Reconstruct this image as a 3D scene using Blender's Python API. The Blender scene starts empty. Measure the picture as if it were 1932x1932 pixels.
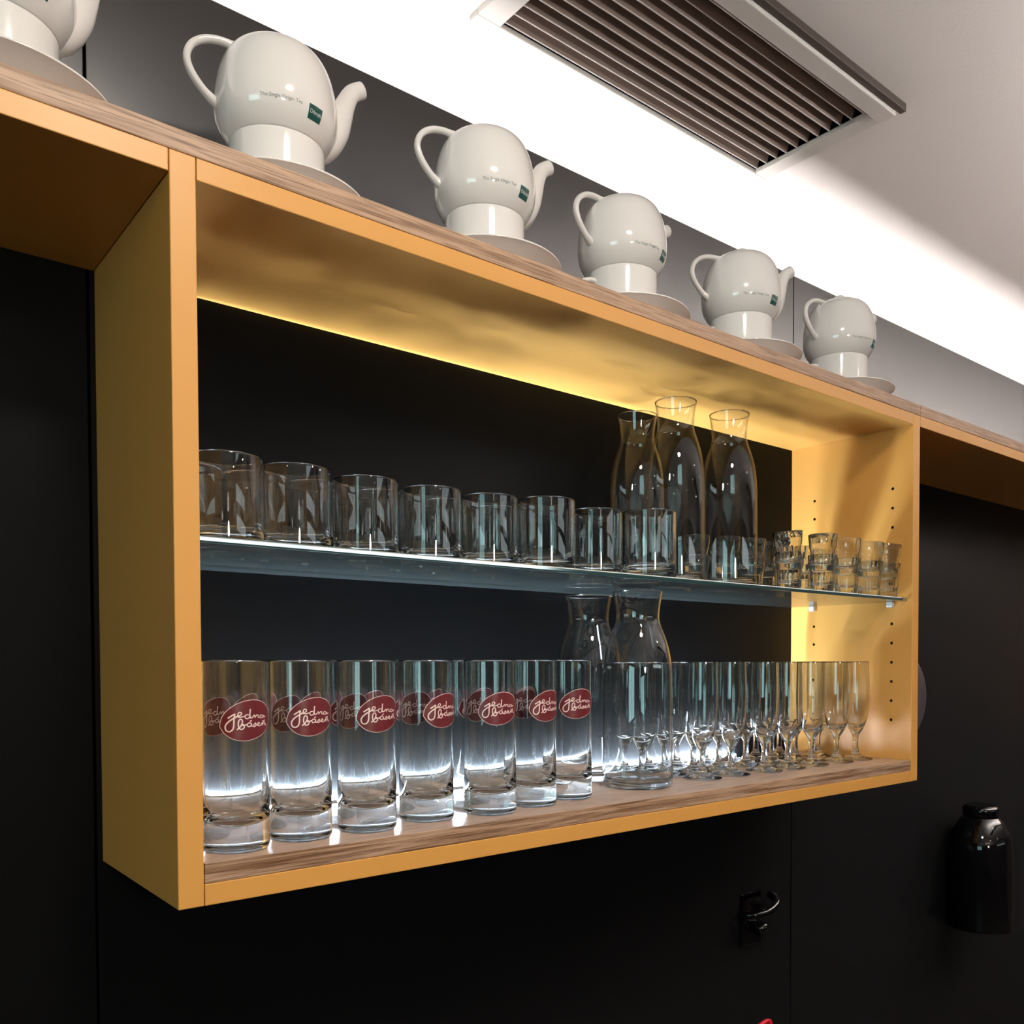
import bpy, bmesh, math, random
from mathutils import Vector, Matrix
random.seed(7)
PI = math.pi
K = 1.143            # metres per unit of the camera solve (shelf-pin holes 32 mm apart)
Z0 = 1.40            # height of the underside of the yellow shelf unit above the floor
sc = bpy.context.scene
col = sc.collection

# ---------------------------------------------------------------- camera
F_PX, PX, PY = 1671.52, 1022.83, 1290.57
YAW, PITCH, ROLL = math.radians(50.116), math.radians(-1.4418), math.radians(-0.1306)
CAM = Vector((-0.1989*K, -0.6344*K, 0.1733*K + Z0))
fw = Vector((math.cos(YAW), math.sin(YAW), 0)); up = Vector((0, 0, 1)); rt = fw.cross(up)
FWD = fw*math.cos(PITCH) + up*math.sin(PITCH)
UPV = rt.cross(FWD)
RGT = rt*math.cos(ROLL) + UPV*math.sin(ROLL)
UPV = RGT.cross(FWD)
cd = bpy.data.cameras.new('camera'); cam = bpy.data.objects.new('camera', cd); col.objects.link(cam)
cam.matrix_world = Matrix(((RGT.x, UPV.x, -FWD.x, CAM.x), (RGT.y, UPV.y, -FWD.y, CAM.y),
                           (RGT.z, UPV.z, -FWD.z, CAM.z), (0, 0, 0, 1)))
cd.sensor_fit = 'HORIZONTAL'; cd.sensor_width = 36; cd.lens = F_PX*36/1932
cd.shift_x = -(PX-966)/1932; cd.shift_y = (PY-966)/1932
cd.clip_start = 0.01; cd.clip_end = 100
sc.camera = cam

# ---------------------------------------------------------------- world, exposure
w = bpy.data.worlds.new('world'); sc.world = w; w.use_nodes = True
w.node_tree.nodes['Background'].inputs[0].default_value = (0.5, 0.55, 0.6, 1)
w.node_tree.nodes['Background'].inputs[1].default_value = 0.02
sc.view_settings.view_transform = 'Standard'; sc.view_settings.look = 'None'
sc.view_settings.gamma = 1; sc.view_settings.use_curve_mapping = False
sc.view_settings.exposure = 0.0
cy = sc.cycles
cy.use_denoising = True
cy.max_bounces = 13; cy.transmission_bounces = 12; cy.glossy_bounces = 6; cy.diffuse_bounces = 4
cy.use_adaptive_sampling = True; cy.adaptive_threshold = 0.03
cy.transparent_max_bounces = 20
cy.sample_clamp_indirect = 6.0; cy.blur_glossy = 0.3

# light levels
DISC_E, FILL_E, COVE_E, LED_E, WINDOW_E, DOWN_E, CEIL_FILL_E = 138.0, 130.0, 25.0, 740.0, 5.0, 200.0, 400.0

# ---------------------------------------------------------------- pixel helpers
def ray(x, y):
    return FWD + RGT*((x-PX)/F_PX) - UPV*((y-PY)/F_PX)
def on_z(x, y, z):
    d = ray(x, y); return CAM + d*((z-CAM.z)/d.z)
def on_y(x, y, Y):
    d = ray(x, y); return CAM + d*((Y-CAM.y)/d.y)
def view_az(x, y):                     # azimuth from a point towards the camera
    return math.atan2(CAM.y-y, CAM.x-x)

# ---------------------------------------------------------------- materials
def mat(name):
    m = bpy.data.materials.new(name); m.use_nodes = True
    nt = m.node_tree; return m, nt, nt.nodes['Principled BSDF']
def simple(name, rgb, rough=0.5, spec=0.5, metal=0.0, coat=0.0):
    m, nt, b = mat(name)
    b.inputs['Base Color'].default_value = (*rgb, 1); b.inputs['Roughness'].default_value = rough
    b.inputs['Specular IOR Level'].default_value = spec; b.inputs['Metallic'].default_value = metal
    b.inputs['Coat Weight'].default_value = coat; b.inputs['Coat Roughness'].default_value = 0.05
    return m
def add_noise_bump(m, scale, strength, dist=0.001, detail=4):
    nt = m.node_tree; b = nt.nodes['Principled BSDF']
    tc = nt.nodes.new('ShaderNodeTexCoord'); n = nt.nodes.new('ShaderNodeTexNoise')
    n.inputs['Scale'].default_value = scale; n.inputs['Detail'].default_value = detail
    bp = nt.nodes.new('ShaderNodeBump'); bp.inputs['Strength'].default_value = strength; bp.inputs['Distance'].default_value = dist
    nt.links.new(tc.outputs['Object'], n.inputs['Vector']); nt.links.new(n.outputs['Fac'], bp.inputs['Height'])
    nt.links.new(bp.outputs['Normal'], b.inputs['Normal'])
    return m
def emission(name, rgb, e):
    m = bpy.data.materials.new(name); m.use_nodes = True; nt = m.node_tree; nt.nodes.clear()
    o = nt.nodes.new('ShaderNodeOutputMaterial'); em = nt.nodes.new('ShaderNodeEmission')
    em.inputs[0].default_value = (*rgb, 1); em.inputs[1].default_value = e
    nt.links.new(em.outputs[0], o.inputs[0]); return m
def glass(name, rgb=(1, 1, 1), straight=0.0):
    m = bpy.data.materials.new(name); m.use_nodes = True; nt = m.node_tree; nt.nodes.clear()
    o = nt.nodes.new('ShaderNodeOutputMaterial'); g = nt.nodes.new('ShaderNodeBsdfGlass')
    g.inputs['Color'].default_value = (*rgb, 1); g.inputs['Roughness'].default_value = 0.0; g.inputs['IOR'].default_value = 1.5
    if straight > 0:
        t = nt.nodes.new('ShaderNodeBsdfTransparent'); t.inputs[0].default_value = (*rgb, 1)
        mx = nt.nodes.new('ShaderNodeMixShader'); mx.inputs[0].default_value = straight
        nt.links.new(g.outputs[0], mx.inputs[1]); nt.links.new(t.outputs[0], mx.inputs[2]); nt.links.new(mx.outputs[0], o.inputs[0])
    else:
        nt.links.new(g.outputs[0], o.inputs[0])
    return m
def sheet_glass(name, rgb, haze=0.0):            # flat pane: straight-through transmission plus Schlick reflection
    m = bpy.data.materials.new(name); m.use_nodes = True; nt = m.node_tree; nt.nodes.clear(); N = nt.nodes.new; Lk = nt.links.new
    o = N('ShaderNodeOutputMaterial'); t = N('ShaderNodeBsdfTransparent'); t.inputs[0].default_value = (*rgb, 1)
    g = N('ShaderNodeBsdfGlossy'); g.inputs['Roughness'].default_value = 0.015
    ge = N('ShaderNodeNewGeometry'); dt = N('ShaderNodeVectorMath'); dt.operation = 'DOT_PRODUCT'
    Lk(ge.outputs['Incoming'], dt.inputs[0]); Lk(ge.outputs['Normal'], dt.inputs[1])
    ab = N('ShaderNodeMath'); ab.operation = 'ABSOLUTE'; Lk(dt.outputs['Value'], ab.inputs[0])
    su = N('ShaderNodeMath'); su.operation = 'SUBTRACT'; su.inputs[0].default_value = 1.0; Lk(ab.outputs[0], su.inputs[1])
    pw = N('ShaderNodeMath'); pw.operation = 'POWER'; Lk(su.outputs[0], pw.inputs[0]); pw.inputs[1].default_value = 5.0
    ma = N('ShaderNodeMath'); ma.operation = 'MULTIPLY_ADD'; Lk(pw.outputs[0], ma.inputs[0]); ma.inputs[1].default_value = 0.96; ma.inputs[2].default_value = 0.04
    mx = N('ShaderNodeMixShader')
    Lk(ma.outputs[0], mx.inputs[0]); Lk(t.outputs[0], mx.inputs[1]); Lk(g.outputs[0], mx.inputs[2])
    if haze > 0:
        df = N('ShaderNodeBsdfDiffuse'); df.inputs[0].default_value = (0.55, 0.68, 0.68, 1); m2 = N('ShaderNodeMixShader'); m2.inputs[0].default_value = haze
        Lk(mx.outputs[0], m2.inputs[1]); Lk(df.outputs[0], m2.inputs[2]); Lk(m2.outputs[0], o.inputs[0])
    else: Lk(mx.outputs[0], o.inputs[0])
    return m
def wood(name, light, dark, rough=0.5):
    m, nt, b = mat(name)
    tc = nt.nodes.new('ShaderNodeTexCoord'); mp = nt.nodes.new('ShaderNodeMapping')
    mp.inputs['Scale'].default_value = (2.2, 34, 60)
    n1 = nt.nodes.new('ShaderNodeTexNoise'); n1.inputs['Scale'].default_value = 3.0; n1.inputs['Detail'].default_value = 8; n1.inputs['Distortion'].default_value = 0.6
    mp2 = nt.nodes.new('ShaderNodeMapping'); mp2.inputs['Scale'].default_value = (5, 150, 210)
    n2 = nt.nodes.new('ShaderNodeTexNoise'); n2.inputs['Scale'].default_value = 4.0; n2.inputs['Detail'].default_value = 5
    r1 = nt.nodes.new('ShaderNodeValToRGB'); r1.color_ramp.elements[0].position = 0.36; r1.color_ramp.elements[1].position = 0.56
    r1.color_ramp.elements[0].color = (*dark, 1); r1.color_ramp.elements[1].color = (*light, 1)
    r2 = nt.nodes.new('ShaderNodeValToRGB'); r2.color_ramp.elements[0].position = 0.40; r2.color_ramp.elements[1].position = 0.50
    r2.color_ramp.elements[0].color = (0.42, 0.36, 0.31, 1); r2.color_ramp.elements[1].color = (1, 1, 1, 1)
    mx = nt.nodes.new('ShaderNodeMixRGB'); mx.blend_type = 'MULTIPLY'; mx.inputs[0].default_value = 0.75
    L = nt.links.new
    L(tc.outputs['Object'], mp.inputs[0]); L(mp.outputs[0], n1.inputs['Vector']); L(n1.outputs['Fac'], r1.inputs[0])
    L(tc.outputs['Object'], mp2.inputs[0]); L(mp2.outputs[0], n2.inputs['Vector']); L(n2.outputs['Fac'], r2.inputs[0])
    L(r1.outputs[0], mx.inputs[1]); L(r2.outputs[0], mx.inputs[2]); L(mx.outputs[0], b.inputs['Base Color'])
    bp = nt.nodes.new('ShaderNodeBump'); bp.inputs['Strength'].default_value = 0.25; bp.inputs['Distance'].default_value = 0.0006
    L(n2.outputs['Fac'], bp.inputs['Height']); L(bp.outputs[0], b.inputs['Normal'])
    b.inputs['Roughness'].default_value = rough
    return m

M = {}
M['yellow'] = add_noise_bump(simple('mustard_paint', (0.65, 0.315, 0.075), 0.40, 0.45), 900, 0.12, 0.0003)
M['oak'] = wood('oak_laminate', (0.47, 0.30, 0.195), (0.27, 0.155, 0.09))
M['walnut'] = wood('brown_oak_laminate', (0.44, 0.28, 0.185), (0.19, 0.098, 0.052), 0.35)
M['lit_top'] = wood('lit_wood_top', (0.60, 0.43, 0.335), (0.50, 0.345, 0.26), 0.32)  # light falling on the board tops is put into this paler colour
M['black'] = add_noise_bump(simple('black_panel', (0.0048, 0.0048, 0.0052), 0.36, 0.05), 700, 0.05, 0.0002)
M['taupe'] = add_noise_bump(simple('dark_taupe_panel', (0.014, 0.0115, 0.0125), 0.24, 0.5), 700, 0.05, 0.0002)
M['taupe'].node_tree.nodes['Principled BSDF'].inputs['IOR'].default_value = 2.0
M['ceiling'] = add_noise_bump(simple('ceiling_plaster', (0.86, 0.815, 0.795), 0.9, 0.2), 160, 0.25, 0.002)
M['roomwall'] = add_noise_bump(simple('room_plaster', (0.10, 0.08, 0.07), 0.85, 0.3), 60, 0.2, 0.002)
M['floor'] = wood('floor_boards', (0.045, 0.027, 0.017), (0.022, 0.013, 0.008), 0.5)
M['porcelain'] = simple('white_porcelain', (0.80, 0.775, 0.755), 0.10, 0.5, coat=0.6)
M['print_grey'] = simple('grey_print', (0.20, 0.23, 0.22), 0.4)
M['print_green'] = simple('green_print', (0.003, 0.055, 0.045), 0.45, 0.2)
M['print_white'] = simple('white_print', (0.75, 0.8, 0.78), 0.4)
M['glass'] = glass('clear_glass', (0.985, 0.99, 0.99))
M['thin'] = sheet_glass('thin_glass_wall', (0.975, 0.985, 0.985))
M['sheet'] = sheet_glass('shelf_glass', (0.965, 0.985, 0.98), 0.010)
M['sheet_edge'] = simple('shelf_glass_edge', (0.015, 0.085, 0.09), 0.09, 0.9)
M['sheet_edge'].node_tree.nodes['Principled BSDF'].inputs['IOR'].default_value = 3.0
M['burgundy'] = simple('burgundy_print', (0.115, 0.012, 0.017), 0.35)
M['pink'] = simple('pink_print', (0.80, 0.62, 0.58), 0.4)
M['vent'] = simple('vent_white', (0.74, 0.70, 0.67), 0.5)
M['slat'] = add_noise_bump(simple('dusty_slat', (0.30, 0.215, 0.175), 0.6), 200, 0.3)
M['duct'] = simple('dark_duct', (0.035, 0.025, 0.02), 0.8)
M['dirt'] = add_noise_bump(simple('grimy_metal', (0.075, 0.055, 0.045), 0.6), 120, 0.4)
M['alu'] = simple('aluminium', (0.6, 0.6, 0.6), 0.35, metal=1.0)
M['clear_plastic'] = simple('clear_plastic', (0.75, 0.78, 0.78), 0.2)
M['gloss_black'] = simple('gloss_black', (0.0015, 0.0015, 0.002), 0.07, 0.35)
M['dark_grey'] = simple('dark_grey', (0.03, 0.03, 0.04), 0.35)
M['red'] = simple('red_plastic', (0.65, 0.01, 0.03), 0.3)
M['hole'] = simple('pin_hole_dark', (0.05, 0.025, 0.008), 0.8)
M['disc'] = emission('ceiling_lamp_disc', (1.0, 0.90, 0.79), DISC_E)
M['lamp'] = emission('fill_globe', (1.0, 0.89, 0.76), FILL_E)
M['cove'] = emission('cove_led', (1.0, 0.955, 0.92), COVE_E)
M['led'] = emission('shelf_led', (0.79, 0.93, 1.08), LED_E)
M['window'] = emission('window_daylight', (0.55, 0.93, 0.95), WINDOW_E)
M['edge_glow'] = emission('edge_glow_white', (0.85, 0.97, 1.0), 3.6)
M['up'] = emission('ceiling_fill', (1.0, 0.93, 0.88), CEIL_FILL_E)
M['down'] = emission('downlight', (1.0, 0.85, 0.68), DOWN_E)

# ---------------------------------------------------------------- mesh helpers
def obj(name, bm, m, parent=None, smooth=False):
    me = bpy.data.meshes.new(name)
    bmesh.ops.recalc_face_normals(bm, faces=bm.faces)
    bm.to_mesh(me); bm.free()
    if smooth:
        for p in me.polygons: p.use_smooth = True
    for x in (m if isinstance(m, (list, tuple)) else [m]): me.materials.append(x)
    o = bpy.data.objects.new(name, me); col.objects.link(o)
    if parent: o.parent = parent
    return o
def tag(o, label=None, cat=None, group=None, kind=None):
    if label: o['label'] = label
    if cat: o['category'] = cat
    if group: o['group'] = group
    if kind: o['kind'] = kind
    return o
def thing(name, label, cat, loc=(0, 0, 0), rz=0, group=None):
    o = bpy.data.objects.new(name, None); col.objects.link(o); o.empty_display_size = 0.02
    o.location = loc; o.rotation_euler = (0, 0, rz)
    return tag(o, label, cat, group)
def copy_tree(o, parent=None):
    c = o.copy(); col.objects.link(c); c.parent = parent
    for ch in o.children: copy_tree(ch, c)
    return c
def box(bm, x0, x1, y0, y1, z0, z1, bev=0.0):
    r = bmesh.ops.create_cube(bm, size=1.0)
    for v in r['verts']:
        v.co = Vector(((x0+x1)/2 + v.co.x*(x1-x0), (y0+y1)/2 + v.co.y*(y1-y0), (z0+z1)/2 + v.co.z*(z1-z0)))
    if bev > 0:
        es = list({e for v in r['verts'] for e in v.link_edges})
        bmesh.ops.bevel(bm, geom=es, offset=bev, segments=2, profile=0.5, affect='EDGES')
def bx(name, x0, x1, y0, y1, z0, z1, m, parent=None, bev=0.0):
    bm = bmesh.new(); box(bm, x0, x1, y0, y1, z0, z1, bev); return obj(name, bm, m, parent)
def resample(prof, step):
    out = []
    for (r0, z0), (r1, z1) in zip(prof[:-1], prof[1:]):
        n = max(1, int(math.hypot(r1-r0, z1-z0)/step))
        for i in range(n): t = i/n; out.append((r0+(r1-r0)*t, z0+(z1-z0)*t))
    out.append(prof[-1]); return out
def spline(prof, n=4):                 # Catmull-Rom through profile points
    P = [prof[0]]+list(prof)+[prof[-1]]; out = []
    for i in range(1, len(P)-2):
        for k in range(n):
            t = k/n; a = []
            for j in (0, 1):
                p0, p1, p2, p3 = P[i-1][j], P[i][j], P[i+1][j], P[i+2][j]
                a.append(0.5*((2*p1)+(-p0+p2)*t+(2*p0-5*p1+4*p2-p3)*t*t+(-p0+3*p1-3*p2+p3)*t**3))
            out.append(tuple(a))
    out.append(prof[-1]); return out
def lathe_raw(prof, seg=48, mod=None):
    """verts, faces and analytic normals of a surface of revolution; profile runs outer base -> rim -> inner floor"""
    n = len(prof); V = []; N = []; Fc = []; rows = []
    for i, (r, z) in enumerate(prof):
        a = prof[max(0, i-1)]; b = prof[min(n-1, i+1)]
        tr, tz = b[0]-a[0], b[1]-a[1]; l = math.hypot(tr, tz) or 1
        nr, nz = tz/l, -tr/l
        if r < 1e-6:
            rows.append([len(V)]); V.append((0, 0, z)); N.append((0, 0, 1 if nz > 0 else -1))
        else:
            row = []
            for k in range(seg):
                th = 2*PI*k/seg; rr = r*(mod(th, z) if mod else 1)
                row.append(len(V)); V.append((rr*math.cos(th), rr*math.sin(th), z)); N.append((nr*math.cos(th), nr*math.sin(th), nz))
            rows.append(row)
    for A, B in zip(rows[:-1], rows[1:]):
        for k in range(seg):
            k2 = (k+1) % seg
            if len(A) == 1 and len(B) == 1: continue
            if len(A) == 1: Fc.append((A[0], B[k2], B[k]))
            elif len(B) == 1: Fc.append((A[k], A[k2], B[0]))
            else: Fc.append((A[k], A[k2], B[k2], B[k]))
    return V, Fc, N
def lathe(name, prof, m, parent=None, seg=48, mod=None):
    V, Fc, N = lathe_raw(prof, seg, mod)
    me = bpy.data.meshes.new(name); me.from_pydata(V, [], Fc)
    for p in me.polygons: p.use_smooth = True
    me.materials.append(m)
    if mod is None: me.normals_split_custom_set_from_vertices(N)
    o = bpy.data.objects.new(name, me); col.objects.link(o)
    if parent: o.parent = parent
    return o
def tube(bm, pts, rad, seg=12, side=None, flat=1.0, caps=True):
    """swept tube; flat < 1 squeezes it across `side`"""
    pts = [Vector(p) for p in pts]; n = len(pts)
    rad = rad if isinstance(rad, (list, tuple)) else [rad]*n
    rows = []; prev = None
    for i, p in enumerate(pts):
        t = (pts[min(n-1, i+1)]-pts[max(0, i-1)]).normalized()
        s = Vector(side) if side else (prev if prev else (Vector((0, 0, 1)) if abs(t.z) < 0.9 else Vector((1, 0, 0))))
        s = (s - t*s.dot(t)).normalized(); prev = s; u = t.cross(s)
        rows.append([bm.verts.new(p + (s*math.cos(2*PI*k/seg) + u*(flat*math.sin(2*PI*k/seg)))*rad[i]) for k in range(seg)])
    for A, B in zip(rows[:-1], rows[1:]):
        for k in range(seg): bm.faces.new((A[k], A[(k+1) % seg], B[(k+1) % seg], B[k]))
    if caps: bm.faces.new(rows[0]); bm.faces.new(rows[-1])
def smooth_path(pts, n=5):
    P = [pts[0]]+list(pts)+[pts[-1]]; out = []
    for i in range(1, len(P)-2):
        for k in range(n):
            t = k/n
            out.append(tuple(0.5*((2*P[i][j])+(-P[i-1][j]+P[i+1][j])*t+(2*P[i-1][j]-5*P[i][j]+4*P[i+1][j]-P[i+2][j])*t*t+(-P[i-1][j]+3*P[i][j]-3*P[i+1][j]+P[i+2][j])*t**3) for j in range(len(pts[0]))))
    out.append(tuple(pts[-1])); return out
def thin_walls(o, zfun):
    """the thin walls of a vessel (between thick base and rim) get the straight-through wall glass"""
    me = o.data
    if len(me.materials) < 2: me.materials.append(M['thin'])
    for p in me.polygons:
        if zfun(p.center): p.material_index = 1
    return o
def top_face(o, m):
    o.data.materials.append(m)
    for p in o.data.polygons:
        if p.normal.z > 0.9: p.material_index = len(o.data.materials)-1
    return o
ORD = ['', 'first', 'second', 'third', 'fourth', 'fifth', 'sixth', 'seventh', 'eighth', 'ninth', 'tenth']

# ---------------------------------------------------------------- main dimensions
L, H, D = 1.0399*K, 0.5249*K, 0.2026*K
T, T2 = 0.018*K, 0.0155*K
TOP = 0.5408*K + Z0           # top of the oak board
BASE = 0.0303*K + Z0          # top of the wooden base board
GS = 0.2643*K + Z0            # top of the glass shelf
CEIL = 1.0*K + Z0
WTOP = 0.787*K + Z0           # top of the black wall cladding
XL, XR = -3.4, 4.6
# ---------------------------------------------------------------- setting
def struct(o): o['kind'] = 'structure'; return o
struct(bx('floor', XL, XR, -4.6, 0.605, -0.1, 0.0, M['floor']))
cl_y0, cl_y1 = 0.0369*K, 0.3108*K; cl_x0, cl_x1 = 0.4716*K, 1.074*K
vi_y0, vi_y1 = 0.079*K, 0.2923*K; vi_x0, vi_x1 = 0.5076*K, 1.0443*K
# ceiling with a rectangular opening for the air vent
bm = bmesh.new()
for (a, b, c, d) in ((XL, vi_x0, -4.6, 0.605), (vi_x1, XR, -4.6, 0.605), (vi_x0, vi_x1, -4.6, vi_y0), (vi_x0, vi_x1, vi_y1, 0.605)):
    box(bm, a, b, c, d, CEIL, CEIL+0.02)
struct(obj('ceiling', bm, M['ceiling']))
struct(bx('wall_left', XL-0.1, XL, -4.6, 0.605, 0, CEIL, M['roomwall']))
struct(bx('wall_right', XR, XR+0.1, -4.6, 0.605, 0, CEIL, M['roomwall']))
struct(bx('wall_front', XL, XR, -4.7, -4.6, 0, CEIL, M['roomwall']))
struct(bx('wall_rear', XL, XR, 0.605, 0.70, 0, CEIL, M['ceiling']))
# black cladding panels standing free of the ceiling
wb = thing('wall_back', None, None); struct(wb)
PW = 1.0302*K; s0 = -0.0052*K
k0 = int(math.floor((XL-s0)/PW)); x = s0 + k0*PW
while x < XR:
    a, b = max(x+0.0012, XL), min(x+PW-0.0012, XR)
    if b-a > 0.05: bx('panel', a, b, D, D+0.018, 0, TOP-0.004, M['black'], wb, 0.0008); bx('panel', a, b, D, D+0.018, TOP-0.003, WTOP, M['taupe'], wb, 0.0008)
    x += PW
bx('backing', XL, XR, D+0.018, 0.35, 0, WTOP-0.002, M['black'], wb)
# daylight window in the far side wall
wn = struct(thing('window_1', None, None))
bx('pane', XL+0.004, XL+0.010, -2.5, -1.0, 1.25, 2.35, M['window'], wn)
for nm, a in (('frame_bar', (-2.55, -2.5, 1.2, 2.4)), ('frame_bar', (-1.0, -0.95, 1.2, 2.4)), ('frame_bar', (-2.5, -1.0, 1.2, 1.25)), ('frame_bar', (-2.5, -1.0, 2.35, 2.4)), ('frame_bar', (-1.77, -1.73, 1.25, 2.35))):
    bx(nm, XL+0.001, XL+0.03, a[0], a[1], a[2], a[3], M['roomwall'], wn)

# added glowing panel behind the camera, mirrored as the white glass shelf edge
wn = struct(thing('edge_glow_panel', None, None))
bx('pane', 1.2, 4.3, -4.6+0.004, -4.6+0.010, 2.20, 2.42, M['edge_glow'], wn)
for a in ((1.15, 1.2, 2.15, 2.47), (4.3, 4.35, 2.15, 2.47), (1.2, 4.3, 2.15, 2.20), (1.2, 4.3, 2.42, 2.47), (2.2, 2.23, 2.20, 2.42), (3.25, 3.28, 2.20, 2.42)):
    bx('frame_bar', a[0], a[1], -4.599, -4.57, a[2], a[3], M['roomwall'], wn)
# ---------------------------------------------------------------- lights of the place, plus added fill lights
cv = thing('cove_light', 'white light strip lying behind the top edge of the black wall', 'light strip', (0, 0, 0))
bx('diffuser', XL+0.1, XR-0.1, 0.362, 0.400, 0.792+Z0, 0.796+Z0, M['cove'], cv)
bx('profile', XL+0.1, XR-0.1, 0.358, 0.404, 0.775+Z0, 0.7915+Z0, M['alu'], cv)
bx('bracket', XL+0.1, XR-0.1, 0.3505, 0.410, 0.765+Z0, 0.775+Z0, M['black'], cv)

cl_ = thing('ceiling_lamp', 'round flat ceiling lamp above and in front of the shelf', 'lamp', (0.12, -0.80, CEIL))
lathe('diffuser', [(0.0, -0.030), (0.090, -0.030), (0.100, -0.027)], M['disc'], cl_, 40)
lathe('housing', [(0.100, -0.027), (0.106, -0.024), (0.106, 0.0), (0.0, 0.0)], M['gloss_black'], cl_, 40)
pl = thing('fill_pendant', 'added globe fill light hanging in the room away from the shelf', 'lamp', (-0.45, -2.6, 1.95))  # added out of view as fill for the ceiling and shelf front
def lathe_m(name, prof, m, parent, seg=32): return lathe(name, prof, m, parent, seg)
R_ = 0.115
lathe('globe', [(R_*math.sin(PI*i/16), -R_*math.cos(PI*i/16)) for i in range(0, 17)], M['lamp'], pl, 32)
lathe('cap', [(0, R_-0.004), (0.03, R_-0.01), (0.03, R_+0.03), (0.008, R_+0.04), (0, R_+0.04)], M['gloss_black'], pl, 24)
bm = bmesh.new(); tube(bm, [(0, 0, R_+0.04), (0, 0, CEIL-1.95)], 0.003, 8); obj('cord', bm, M['gloss_black'], pl)
ul = thing('ceiling_fill_light', 'added long trough light, out of view, brightening the ceiling', 'lamp', (1.3, -1.0, 2.14))  # added only to lift the brightness of the front ceiling
bx('diffuser', 0, 3.1, -0.025, 0.025, 0.0, 0.004, M['up'], ul)
bm = bmesh.new(); box(bm, -0.01, 3.11, -0.035, -0.027, -0.03, 0.015); box(bm, -0.01, 3.11, 0.027, 0.035, -0.03, 0.015); box(bm, -0.01, 3.11, -0.035, 0.035, -0.034, -0.001); obj('housing', bm, M['gloss_black'], ul)
for xx in (0.3, 2.8):
    bm = bmesh.new(); tube(bm, [(xx, 0.031, 0.0), (xx, 0.031, CEIL-2.14)], 0.002, 8); obj('cable', bm, M['alu'], ul)
dn = None
for i, (x, y) in enumerate(((-1.4, -1.3), (-1.0, -2.4), (0.5, -2.2), (0.4, -3.4), (1.8, -1.4), (1.9, -2.6), (3.1, -1.5), (3.2, -2.8), (-2.3, -2.0))):
    if dn is None:
        dn = thing('downlight', 'small round recessed spotlight in the ceiling of the room', 'spotlight', (x, y, CEIL), 0, 'ceiling spotlights')
        lathe('trim_ring', [(0.034, -0.001), (0.034, -0.006), (0.046, -0.004), (0.046, 0.0)], M['vent'], dn, 24)
        lathe('lens', [(0, -0.002), (0.034, -0.002)], M['down'], dn, 24)
    else:
        c = copy_tree(dn); c.location = (x, y, CEIL)

# ---------------------------------------------------------------- air vent
vt = thing('air_vent', 'white framed rectangular air vent grille with dusty brown slats in the ceiling', 'air vent', (0, 0, CEIL))
f0, f1 = -0.010, 0.0
bx('frame_bar', cl_x0, cl_x1, vi_y1, cl_y1, f0, f1, M['vent'], vt, 0.002)
bx('frame_bar', cl_x0, vi_x0, vi_y0, vi_y1, f0, f1, M['vent'], vt, 0.002)
bx('frame_bar', vi_x1, cl_x1, vi_y0, vi_y1, f0, f1, M['vent'], vt, 0.002)
bx('frame_bar', cl_x0, cl_x1-0.012, vi_y0-0.030, vi_y0, -0.020, 0.0, M['vent'], vt, 0.002)
bx('side_channel', cl_x0, cl_x1, vi_y0-0.042, vi_y0-0.0305, -0.014, 0.0, M['dirt'], vt, 0.002)
bm = bmesh.new()
for a in ((vi_x0-0.004, vi_x0, vi_y0, vi_y1), (vi_x1, vi_x1+0.004, vi_y0, vi_y1), (vi_x0, vi_x1, vi_y0-0.004, vi_y0), (vi_x0, vi_x1, vi_y1, vi_y1+0.004)):
    box(bm, *a, 0.0, 0.16)
box(bm, vi_x0, vi_x1, vi_y0, vi_y1, 0.155, 0.16)
obj('duct', bm, M['duct'], vt)
NS = 11; sp = (vi_y1-vi_y0)/NS
sl = None
for i in range(NS):
    yc = vi_y0 + sp*(i+0.55)
    if sl is None:
        bm = bmesh.new(); box(bm, vi_x0+0.002, vi_x1-0.002, -0.0135, 0.0135, -0.0006, 0.0006)
        sl = obj('slat', bm, M['slat'], vt); o = sl
    else:
        o = sl.copy(); col.objects.link(o)
    o.location = (0, yc, 0.010); o.rotation_euler = (math.radians(-71), 0, 0)
    if i == 0:
        bm = bmesh.new(); box(bm, vi_x0+0.002, vi_x1-0.002, 0.0128, 0.0142, -0.0009, 0.0009)
        lip0 = obj('slat_lip', bm, M['vent'], o)
    else:
        l = lip0.copy(); col.objects.link(l); l.parent = o

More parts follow.
